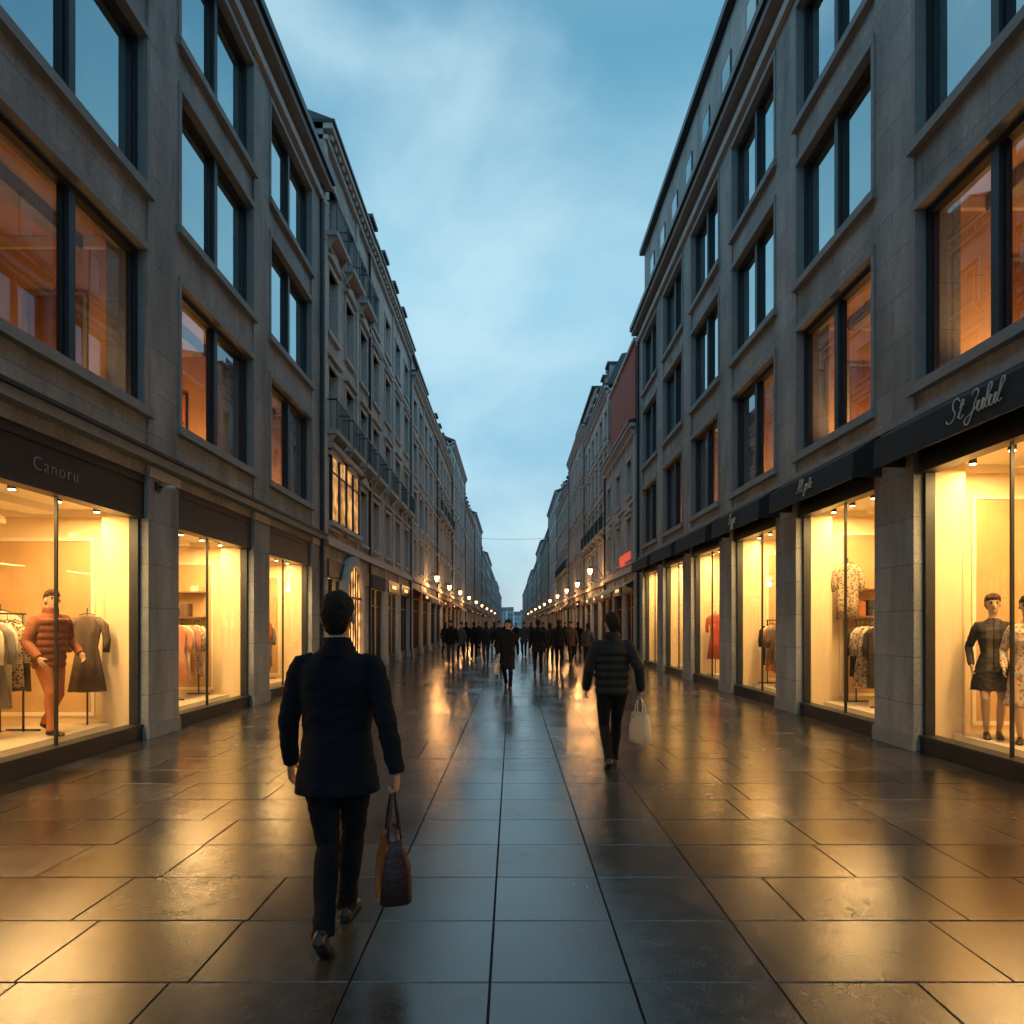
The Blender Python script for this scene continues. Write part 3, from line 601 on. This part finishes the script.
def human(name,loc,heading,H=1.8,balls=((-.1,-.22,.75),(.1,.42,0)),wrists=((-.27,.20,.88),(.27,-.16,.87)),kind='coat',top='cloth_suit',bot='cloth_trousers',hair='hair_dark',skin='skin',female=False,voxel=.012,curl=(.35,.35),lean=0.0,hem=None,yaw=0.0,longhair=False,seed=0):
    b=B(); hz=.93; sw=.185 if not female else .16; sh=.0 if not female else -.02
    fy=lambda z: lean*(z-hz)
    for sx,(bx_,by_,p) in ((-1,balls[0]),(1,balls[1])):
        hip=Vector((sx*.092,0,hz-.02)); a,u=-.135,.085
        an=Vector((bx_,by_+a*math.cos(p)+u*math.sin(p),-a*math.sin(p)+u*math.cos(p)))
        kn,an=ik(hip,an,.435,.43,(sx*.05,1,0))
        lm=skin if kind=='dress' else bot
        if kind=='dress': rd=[.07,.080,.076,.060,.049,(.052,.050),.038,.030,.031]
        else: rd=[.08,.098,.09,.07,.062,.063,.052,.052,.056]
        b.tube(lm,[hip+Vector((0,0,.05)),hip,hip.lerp(kn,.35),hip.lerp(kn,.75),kn,kn.lerp(an,.3)+Vector((0,-.014,0)),kn.lerp(an,.7),an+Vector((0,0,.02)),an.lerp(kn,-.06)],rd,14)
        rings=[]
        M=lambda al,si,up:Vector((bx_+si,by_+al*math.cos(p)+up*math.sin(p),-al*math.sin(p)+up*math.cos(p)))
        for al,wd,ht in ((-.205,.020,.05),(-.19,.033,.075),(-.14,.037,.085),(-.08,.036,.075),(-.02,.044,.055),(.03,.045,.045),(.065,.035,.036),(.085,.015,.02)):
            pts=[]
            for q in range(14):
                t=2*math.pi*q/14; si=wd*math.cos(t); up=max(0,ht*.5+ht*.5*math.sin(t)*1.0)
                if math.sin(t)<0: up=max(0,ht*.5*(1+math.sin(t)*1.9))
                if al>0 and p>.2: pts.append(Vector((bx_+si,by_+al,up)))
                else: pts.append(M(al,si,up))
            rings.append(pts)
        b.loft('shoe_leather',rings)
    b.ell(bot if kind!='dress' else top,(0,0,hz),.155,.115,.13)
    if kind=='coat': h0=hem or .76; T=[(h0,.210,.160,0),(h0+.003,.220,.168,0),(h0+.10,.208,.155,0),(.95,.192,.142,-.005),(1.08,.175,.126,0),(1.22,.192,.132,0),(1.34,.212,.135,-.005),(1.41,.212,.118,-.01),(1.455,.17,.095,-.015),(1.49,.115,.08,-.014),(1.53,.07,.066,-.005)]
    elif kind=='dress': h0=hem or .55; T=[(h0,.225,.185,0),(h0+.003,.235,.195,0),(h0+.18,.205,.165,0),(.90,.180,.135,-.005),(1.02,.145,.112,0),(1.07,.128,.10,0),(1.12,.135,.10,0),(1.25,.165,.125,.01),(1.36,.175,.115,0),(1.42,.165,.09,-.01),(1.46,.11,.075,-.012),(1.50,.06,.055,-.005)]
    else:
        h0=hem or .86; T=[]; z=h0
        T.append((h0,.19,.14,0))
        while z<1.40:
            f=(z-h0)/(1.4-h0); rx=.192+.022*f; ry=.148
            T+= [(z+.004,rx-.005,ry-.005,0),(z+.025,rx+.008,ry+.008,0),(z+.055,rx+.008,ry+.008,0),(z+.082,rx-.004,ry-.004,0)]; z+=.09
        T+=[(1.44,.185,.11,-.01),(1.49,.13,.095,-.015),(1.50,.095,.09,-.02),(1.55,.09,.092,-.02),(1.585,.08,.085,-.02)]
    if female and kind!='dress': T=[(z,rx*.9,ry*.95,y) for z,rx,ry,y in T]
    n=36; rings=[]
    for z,rx,ry,ys in T:
        fold=.035*max(0,min(1,(1.0-z)/.3)); ring=[]
        for t in range(n):
            a=2*math.pi*t/n; k=1+fold*math.sin(5*a+1)
            x=rx*k*math.cos(a); y=fy(z)+ys+ry*(1+fold*math.cos(4*a))*math.sin(a)
            if kind=='coat':
                da=abs(a-1.5*math.pi)
                if da<.35: y+=(.35-da)*(.045 if z>1.0 else .035)
            ring.append(Vector((x,y,z)))
        rings.append(ring)
    b.loft(top,rings)
    if kind=='coat':
        b.tube(top,[(0,fy(1.5)-.012,1.475),(0,fy(1.5)-.010,1.53),(0,fy(1.5)-.006,1.568)],[.105,.082,.075],16)
        b.tube('shirt_white',[(0,fy(1.5)-.002,1.50),(0,fy(1.5)+.002,1.574)],[.062,.060],16)
    for i,sx in ((0,-1),(1,1)):
        shp=Vector((sx*sw,fy(1.42)-.01,1.425+sh)); wr=Vector(wrists[i]); wr.x+= -sx*.02*female
        el,wr=ik(shp,wr,.30,.265,(sx*.35,-1,0))
        pf=1.18 if kind=='puffer' else (.86 if female else 1)
        b.tube(top,[shp+Vector((-sx*.06,0,.02)),shp+Vector((-sx*.01,0,.004)),shp.lerp(el,.2),shp.lerp(el,.65),el,el.lerp(wr,.4),wr,wr.lerp(el,-.04)],[.05*pf,.066*pf,.068*pf,.058*pf,.053*pf,.050*pf,.042*pf,.041*pf],14)
        if kind=='coat': b.tube('shirt_white',[wr.lerp(el,.05),wr.lerp(el,-.055)],[.030,.031],12)
        d=(wr-el).normalized()
        if curl[i]>.6: d=Vector((0,0,-1))
        hand(b,skin,wr+d*.012,d*.9+Vector((0,0,-.3)),Vector((-sx,0,0)),Vector((0,1,0)),curl[i],.98 if not female else .88)
    ny=fy(1.55)
    b.tube(skin,[(0,ny-.015,1.46),(0,ny-.005,1.54),(0,ny+.005,1.62)],[.062,.056 if not female else .045,.057],14)
    hb=Vector((0,fy(1.6)+.005,1.572)); RM=Matrix.Rotation(yaw,3,'Z')
    def hp(v): return hb+RM@Vector(v)
    HR=[(0,.022,.078,.030),(.015,.038,.086,.0),(.04,.052,.088,-.045),(.075,.063,.088,-.07),(.105,.070,.089,-.088),(.135,.074,.088,-.098),(.165,.074,.085,-.098),(.195,.065,.070,-.085),(.218,.045,.045,-.06),(.23,.018,.015,-.025)]
    def ring(z,w,f,k,n=18,e=0): 
        return [hp((w*math.cos(2*math.pi*t/n),(f+k)/2+(f-k)/2*math.sin(2*math.pi*t/n),z)) for t in range(n)]
    b.loft(skin,[ring(*q) for q in HR])
    HH=[(.018,.034,-.03,-.066),(.035,.050,-.03,-.080),(.06,.064,-.024,-.096),(.09,.073,-.012,-.106),(.115,.081,.0,-.115),(.135,.085,.040,-.119),(.155,.087,.084,-.120),(.18,.084,.094,-.115),(.208,.074,.084,-.103),(.234,.050,.056,-.072),(.248,.020,.012,-.03)]
    hg=.010 if not longhair else .018
    b.loft(hair,[ring(z+(hg-.01),w+(hg-.010),f,k-(hg-.010)) for z,w,f,k in HH])
    if longhair:
        b.loft(hair,[ring(z,w,f,k) for z,w,f,k in ((-.10,.06,-.045,-.085),(-.06,.085,-.03,-.10),(.02,.088,-.005,-.11),(.10,.09,.01,-.12),(.16,.085,.02,-.115))])
    b.ell(skin,hp((0,.094,.088)),.011,.014,.022); b.ell(skin,hp((0,.102,.076)),.015,.013,.010)
    for sx in (-1,1):
        b.ell(skin,hp((sx*.082,-.006,.098)),.012,.020,.031)
        b.ell('eye_dark',hp((sx*.031,.081,.115)),.014,.008,.0065); b.ell(hair,hp((sx*.031,.084,.136)),.020,.008,.0045)
    b.ell('lips',hp((0,.085,.047)),.024,.009,.0075)
    Vv=[];Ff=[];Mi=[];ms=[]
    for mm,(v,f) in b.d.items():
        n0=len(Vv);Vv+=[Vector(p)*(H/1.815) for p in v];Ff+=[tuple(i+n0 for i in q) for q in f];Mi+=[len(ms)]*len(f);ms.append(mm)
    me=bpy.data.meshes.new('tmp');me.from_pydata(Vv,[],Ff); bm=bmesh.new();bm.from_mesh(me);bmesh.ops.recalc_face_normals(bm,faces=bm.faces);bm.to_mesh(me);bm.free()
    ob=bpy.data.objects.new('tmp',me);col.objects.link(ob)
    md=ob.modifiers.new('r','REMESH');md.mode='VOXEL';md.voxel_size=voxel
    sm=ob.modifiers.new('s','SMOOTH');sm.factor=.5;sm.iterations=2
    dg=bpy.context.evaluated_depsgraph_get(); me2=bpy.data.meshes.new_from_object(ob.evaluated_get(dg))
    bpy.data.objects.remove(ob)
    bvh=BVHTree.FromPolygons(Vv,Ff); idx=[]; vk={}
    for p in me2.polygons:
        q=bvh.find_nearest(p.center); k=Mi[q[2]] if q[2] is not None else 0; idx.append(k)
        for v in p.vertices: vk[v]=k
    nrm=[v.normal.copy() for v in me2.vertices]
    for v in me2.vertices:
        k=ms[vk.get(v.index,0)]; c=v.co
        if k.startswith('hair'):
            d=noise.noise(Vector((c.x*70,c.y*70,c.z*22+seed)))*.006+noise.noise(Vector((c.x*25,c.y*25,c.z*25)))*.005
        elif k==top or k==bot:
            w1=noise.noise(Vector((c.x*7+3,c.y*7,c.z*15+seed))); w2=noise.noise(Vector((c.x*16,c.y*16,c.z*30+seed+9)))
            d=(-abs(w1)*.012+.004+w2*.0025)*(1.0 if kind!='puffer' else .5)
        else: continue
        v.co=c+nrm[v.index]*d
    me2.materials.clear()
    for mm in ms: me2.materials.append(MATS[mm])
    me2.polygons.foreach_set('material_index',idx); me2.shade_smooth(); me2.name=name
    o=bpy.data.objects.new(name,me2);o.location=loc;o.rotation_euler=(0,0,heading);col.objects.link(o)
    return o
def bag(name,loc,rot,m,w,t,h,drop,soft=.9):
    b=B(); N=24
    def rr(z,a,c): 
        out=[]
        for k in range(N):
            q=2*math.pi*k/N; cx,sy=math.cos(q),math.sin(q); e=.35
            out.append(Vector((math.copysign(abs(cx)**e,cx)*c/2,math.copysign(abs(sy)**e,sy)*a/2,z)))
        return out
    b.loft(m,[rr(-drop-h,w*.95,t*.9),rr(-drop-h+.012,w,t),rr(-drop-h*.5,w*.98,t*.95),rr(-drop-.05,w*.90,t*.62),rr(-drop,w*.86,t*.42),rr(-drop-.012,w*.84,t*.36)])
    for sx in (-1,1):
        pts=[]
        for k in range(13):
            q=math.pi*k/12; pts.append((sx*(t*.20*(1-.85*math.sin(q))+.002),-math.cos(q)*w*.24,-drop-.06+(drop+.06)*math.sin(q)**.8))
        b.tube(m,pts,.007,8)
    b.box('dark_metal',-t*.34,t*.34,w*.25,w*.255+.012,-drop-.055,-drop-.045)
    return b.single(name,True,loc,rot)

def at(ximg,Y): return (ximg-512)*Y/F
LX=at(337,3.56)
human('walking_man',(LX,3.56,0),0,1.80,balls=((.005,-.235,.72),(.0,.36,0)),wrists=((-.29,.14,.90),(.335,-.13,.90)),kind='coat',voxel=.0048,curl=(.4,1.15),lean=.03,hem=.77,seed=2)
s_=1.80/1.815
bag('leather_handbag',(LX+.318*s_,3.56-.13,.785),0.25,'bag_leather',.34,.17,.31,.20)
RX=at(612,7.75)
human('walking_man',(RX,7.75,0),0,1.76,balls=((-.06,-.10,.5),(.05,.30,0)),wrists=((-.29,.12,.92),(.33,-.05,.92)),kind='puffer',top='cloth_puffer',bot='cloth_black',voxel=.007,curl=(.5,1.15),yaw=.2)
bag('shopping_bag',(RX+.31,7.70,.80),0.5,'bag_cream',.30,.12,.34,.17)
peds=[(508,688,1.74,1,'coat','cloth_black','cloth_black',True,'.50'),(538,675,1.78,0,'coat','cloth_black','cloth_trousers',False,None),(486,664,1.74,0,'puffer','cloth_navy','cloth_jeans',False,None),
(451,665,1.78,1,'puffer','cloth_black','cloth_jeans',False,None),(461,661,1.70,1,'coat','cloth_grey','cloth_black',True,None),(499,666,1.75,1,'coat','cloth_black','cloth_black',False,None),(559,670,1.80,0,'puffer','cloth_black','cloth_trousers',False,None),
(550,664,1.68,0,'coat','cloth_navy','cloth_black',True,None),(571,664,1.74,1,'coat','cloth_brown','cloth_black',False,None),(588,668,1.66,0,'puffer','cloth_grey','cloth_black',True,None),(474,659,1.75,0,'coat','cloth_black','cloth_black',False,None),
(524,657,1.75,1,'coat','cloth_grey','cloth_black',False,None),(466,654,1.75,0,'puffer','cloth_black','cloth_black',False,None),(543,655,1.72,1,'coat','cloth_black','cloth_black',True,None),(494,653,1.76,0,'puffer','cloth_brown','cloth_jeans',False,None),
(531,651,1.75,0,'coat','cloth_navy','cloth_black',False,None),(516,650,1.7,1,'coat','cloth_black','cloth_black',False,None),(479,650,1.75,1,'puffer','cloth_black','cloth_black',False,None),(565,653,1.75,1,'coat','cloth_black','cloth_black',False,None),(505,647,1.75,0,'coat','cloth_black','cloth_black',False,None),(445,655,1.72,0,'coat','cloth_black','cloth_black',True,None),(578,656,1.74,0,'coat','cloth_black','cloth_black',False,None)]
r=random.Random(9)
for i,(xi,fy_,h,tow,kind,tp,bt,fem,hm) in enumerate(peds):
    Y=F*CZ/(fy_-624); st=r.uniform(.6,1.0); fl=r.random()<.5
    A=(-.09,-.22*st,.7*st);Bq=(.09,.40*st,0)
    if fl: A,Bq=(-.09,.40*st,0),(.09,-.22*st,.7*st)
    wl=(-.27,(.18 if not fl else -.14)*st,.89);wr=(.27,(-.14 if not fl else .18)*st,.89)
    hd=(math.pi if tow else 0)+r.uniform(-.2,.2)
    human('pedestrian',(at(xi,Y),Y,0),hd,h,balls=(A,Bq),wrists=(wl,wr),kind=kind,top=tp,bot=bt,female=fem,hair=r.choice(['hair_dark','hair_brown']),voxel=.011 if Y<24 else .016,curl=(.4,.4),hem=float(hm) if hm else None,longhair=fem,yaw=r.uniform(-.3,.3),seed=i*3)
    if i in (0,4,9,6):
        c,s2=math.cos(hd),math.sin(hd); wx,wy=wr[0],wr[1]
        bag('shopping_bag' if i else 'shoulder_bag',(at(xi,Y)+(c*wx-s2*wy)*.97,Y+(s2*wx+c*wy)*.97,.79),hd,'bag_leather' if i%2 else 'bag_cream',.3,.12,.28,.15)

# ---------------------------------------------------------------- shop contents
def garment(b,m,c,ax,ln,wd,th,kind='dress',seed=0):
    r=random.Random(seed); c=Vector(c); ax=Vector(ax).normalized(); ay=Vector((-ax.y,ax.x,0)); n=32; ph=r.uniform(0,6)
    prof={'dress':[(0,.28,.5),(.03,.75,.7),(.07,.98,.9),(.2,.86,1),(.42,.66,.9),(.6,.85,1),(1,1.2,1.3)],'shirt':[(0,.28,.5),(.04,.7,.7),(.1,1,.9),(.3,.92,1),(.7,.92,1),(1,.98,1.1)]}[kind]
    rings=[]
    for t,w,d in prof:
        k=.06+.18*t
        rings.append([c+ax*(wd*w*math.cos(2*math.pi*q/n))+ay*(th*d*math.sin(2*math.pi*q/n)*(1+k*2*math.sin(7*2*math.pi*q/n+ph)))+Vector((0,0,-ln*t+.012*math.sin(3*2*math.pi*q/n+ph)*t)) for q in range(n)])
    b.loft(m,rings)
    for sg in (-1,1):
        p=c+ax*sg*wd*.85+Vector((0,0,-.05)); b.tube(m,[p-ax*sg*.05,p+ax*sg*.04+Vector((0,0,-.1)),p+ax*sg*.07+Vector((0,0,-.3)),p+ax*sg*.06+Vector((0,0,-.46))],[(th*.8,.05),(th*.9,.055),(th*.8,.05),(th*.8,.045)],12,ref=ay)
    b.tube('dark_metal',[c-ax*wd*.5,c+Vector((0,0,.035)),c+ax*wd*.5],.007,6); b.tube('dark_metal',[c+Vector((0,0,.03)),c+Vector((0,0,.10))],.004,6)
def rack(xc,y0,y1,z0,zr,items,seed=0,ln=(.8,1.1)):
    b=B();r=random.Random(seed)
    for y in (y0,y1):
        b.tube('frame_metal',[(xc,y,z0),(xc,y,zr)],.014,8); b.tube('frame_metal',[(xc-.22,y,z0+.02),(xc+.22,y,z0+.02)],.014,8)
    b.tube('frame_metal',[(xc,y0-.05,zr),(xc,y1+.05,zr)],.013,8)
    k=len(items)
    for i,m in enumerate(items):
        y=y0+.08+(y1-y0-.16)*(i+.5)/k; garment(b,m,(xc,y,zr-.11),(1,r.uniform(-.25,.25),0),r.uniform(*ln),.20,.028,'dress' if r.random()<.4 else 'shirt',seed*10+i)
    return b.build('clothes_rack',(xc,y0,z0),smooth=True)
def hanging(xc,yc,z,m,ax,ln,kind='dress',z0=.15,name='clothes_stand'):
    b=B(); garment(b,m,(xc,yc,z),ax,ln,.20,.05,kind,int(yc*10)); b.tube('frame_metal',[(xc,yc,z0),(xc,yc,z+.1)],.012,8); b.tube('frame_metal',[(xc,yc,z0),(xc,yc,z0+.02)],.16,20)
    return b.build(name,(xc,yc,z0),smooth=True)
PZ=.243
human('shop_mannequin',(-5.90,8.70,PZ),math.radians(-110),1.83,balls=((-.12,-.12,.3),(.12,.34,0)),wrists=((-.30,.16,1.0),(.28,.20,.97)),kind='puffer',top='g_rustdark',bot='g_rust',hair='hair_brown',skin='skin_mannequin',voxel=.009,lean=.08,hem=.82,yaw=-.3)
rack(-6.30,7.85,8.80,PZ,1.76,['g_cream','g_cream','g_grey','g_cream','g_pattern','g_taupe'],1)
hanging(-5.86,9.42,1.75,'g_taupe',(1,.3,0),1.05)
hanging(-6.9,9.2,1.8,'g_cream',(1,.3,0),1.05)
b=B(); b.box('wall_art',-7.61,-7.57,7.35,8.05,2.0,2.35); b.box('dark_metal',-7.62,-7.58,7.32,8.08,1.97,2.38); b.build('wall_picture',(-7.6,7.7,2.1))
rack(-6.15,12.35,13.4,PZ,1.72,['g_pink','g_cream','g_pink','g_pattern','g_cream'],2)
rack(-6.9,12.7,13.6,PZ,1.72,['g_rust','g_taupe','g_pink','g_black'],3)
rack(-6.2,16.3,17.3,PZ,1.72,['g_black','g_red','g_grey'],4); hanging(-5.85,15.9,1.75,'g_rust',(1,0,0),1.2)
human('shop_mannequin',(5.86,8.32,PZ),math.radians(150),1.76,balls=((-.07,.08,0),(.07,.16,0)),wrists=((-.25,.06,.92),(.25,.06,.92)),kind='dress',top='g_black',bot='g_black',hair='hair_brown',skin='skin_mannequin',female=True,voxel=.008,hem=.60,yaw=.1)
human('shop_mannequin',(5.98,7.92,PZ),math.radians(140),1.72,balls=((-.07,.08,0),(.07,.16,0)),wrists=((-.25,.06,.92),(.25,.06,.92)),kind='dress',top='g_floral',bot='g_black',hair='hair_dark',skin='skin_mannequin',female=True,voxel=.009,hem=.45)
rack(6.1,11.2,12.1,PZ,1.70,['g_black','g_pattern','g_lace','g_pattern','g_black'],5)
hanging(6.05,12.3,2.72,'g_lace',(1,-.2,0),1.0,'shirt')
human('shop_mannequin',(6.6,11.6,PZ),math.radians(150),1.76,balls=((-.09,.08,0),(.09,.14,0)),wrists=((-.25,.06,.92),(.25,.06,.92)),kind='coat',top='g_taupe',bot='g_black',hair='hair_dark',skin='skin_mannequin',voxel=.012)
rack(5.95,14.9,15.9,PZ,1.72,['g_taupe','g_grey','g_rust','g_cream','g_black'],6)
hanging(5.72,19.2,1.9,'g_red',(1,0,0),1.25); rack(6.5,18.4,19.2,PZ,1.72,['g_black','g_grey','g_taupe'],7)
rack(6.1,22.2,23.0,PZ,1.72,['g_taupe','g_olive','g_pink','g_black'],8); hanging(5.9,26.4,1.85,'g_black',(1,0,0),1.2)

# ---------------------------------------------------------------- wall lanterns
def lantern(s,y,z=4.2,pw=0):
    b=B(); x=s*W; o=s*(W-.75)
    b.tube('dark_metal',[(x,y,z-.35),(s*(W-.25),y,z+.1),(s*(W-.5),y,z+.3),(o,y,z+.25)],.02,8); b.box('dark_metal',x,s*(W-.03),y-.06,y+.06,z-.5,z-.2)
    b.tube('dark_metal',[(o,y,z+.28),(o,y,z+.2),(o,y,z+.12)],[.02,.05,.17],10)
    b.tube('lamp_glow',[(o,y,z+.118),(o,y,z+.0),(o,y,z-.16)],[.13,.13,.07],10); b.tube('dark_metal',[(o,y,z-.162),(o,y,z-.2)],[.08,.03],10)
    e=b.build('wall_lantern',(x,y,z-.5))
    if pw: lamp('lantern_bulb','POINT',(o,y,z-.35),pw,(1,.48,.16),.12,parent=e)
for y,z in ((40,4.3),(48,4.2),(58,4.3),(70,4.3),(84,4.3),(100,4.3),(120,4.3),(145,4.4),(175,4.4)): lantern(-1,y,z,120 if y<80 else 0)
for y,z in ((38.5,4.6),(46,4.3),(55,4.3),(66,4.3),(79,4.3),(93,4.3),(108,4.3),(128,4.4),(155,4.4),(185,4.4)): lantern(1,y,z,120 if y<80 else 0)
for y,z,sg in ((70,10.6,.3),):
    b=B(); b.tube('dark_metal',[(-W+2*W*k/12,y,z-sg*(1-((k-6)/6)**2)) for k in range(13)],.015,6)
    for k in range(1,18):
        q=k/1.5; b.ell('bulb_dim',(-W+2*W*q/12,y,z-sg*(1-((q-6)/6)**2)-.06),.022,.022,.035,6)
    b.single('festoon_lights')

# ---------------------------------------------------------------- sky, sun, camera
w=bpy.data.worlds.new("World"); sc.world=w; w.use_nodes=True; nt=w.node_tree;N=nt.nodes;L=nt.links; bg=N['Background']
el,az=math.radians(6),math.radians(20)
sky=N.new('ShaderNodeTexSky'); sky.sky_type='NISHITA'; sky.sun_disc=False; sky.sun_elevation=el; sky.sun_rotation=az
tc=N.new('ShaderNodeTexCoord'); mp=N.new('ShaderNodeMapping'); mp.inputs['Scale'].default_value=(1,1,1.7); mp.inputs['Location'].default_value=(.35,0,.1); L.new(tc.outputs['Generated'],mp.inputs[0])
no=N.new('ShaderNodeTexNoise'); no.inputs['Scale'].default_value=2.3; no.inputs['Detail'].default_value=6; no.inputs['Roughness'].default_value=.5; no.inputs['Distortion'].default_value=.3; L.new(mp.outputs[0],no.inputs['Vector'])
sp=N.new('ShaderNodeSeparateXYZ'); L.new(tc.outputs['Generated'],sp.inputs[0])
g=N.new('ShaderNodeValToRGB'); e=g.color_ramp.elements; e[0].position=0; e[0].color=(.16,.43,.63,1); e[1].position=.85; e[1].color=(.25,.43,.58,1)
x=g.color_ramp.elements.new(.22); x.color=(.21,.51,.72,1); x=g.color_ramp.elements.new(.45); x.color=(.31,.62,.79,1); x=g.color_ramp.elements.new(.64); x.color=(.12,.36,.54,1)
L.new(sp.outputs['Z'],g.inputs[0])
cr=N.new('ShaderNodeMapRange'); cr.interpolation_type='SMOOTHSTEP'; cr.inputs['From Min'].default_value=.38; cr.inputs['From Max'].default_value=.72; cr.inputs['To Min'].default_value=0; cr.inputs['To Max'].default_value=.85; L.new(no.outputs['Fac'],cr.inputs['Value'])
mx=N.new('ShaderNodeMix'); mx.data_type='RGBA'; L.new(cr.outputs[0],mx.inputs['Factor']); L.new(g.outputs[0],mx.inputs['A']); mx.inputs['B'].default_value=(.56,.81,.92,1)
ss=N.new('ShaderNodeVectorMath'); ss.operation='SCALE'; ss.inputs['Scale'].default_value=.012; L.new(sky.outputs[0],ss.inputs[0])
ad=N.new('ShaderNodeVectorMath'); ad.operation='ADD'; L.new(ss.outputs[0],ad.inputs[0]); L.new(mx.outputs['Result'],ad.inputs[1])
L.new(ad.outputs[0],bg.inputs[0]); bg.inputs[1].default_value=1.0
sl=bpy.data.lights.new('sun','SUN'); sl.energy=.12; sl.angle=math.radians(25); sl.color=(1,.93,.85); so=bpy.data.objects.new('sun',sl); col.objects.link(so)
dirv=Vector((math.sin(az)*math.cos(el),math.cos(az)*math.cos(el),math.sin(el))); so.rotation_euler=dirv.to_track_quat('Z','Y').to_euler()
cam=bpy.data.cameras.new('camera'); cam.lens=24; cam.sensor_width=36; cam.shift_y=112/1024; cam.clip_end=2000; cam.clip_start=.05
co=bpy.data.objects.new('camera',cam); co.location=(0,0,CZ); co.rotation_euler=(math.pi/2,0,0); col.objects.link(co); sc.camera=co
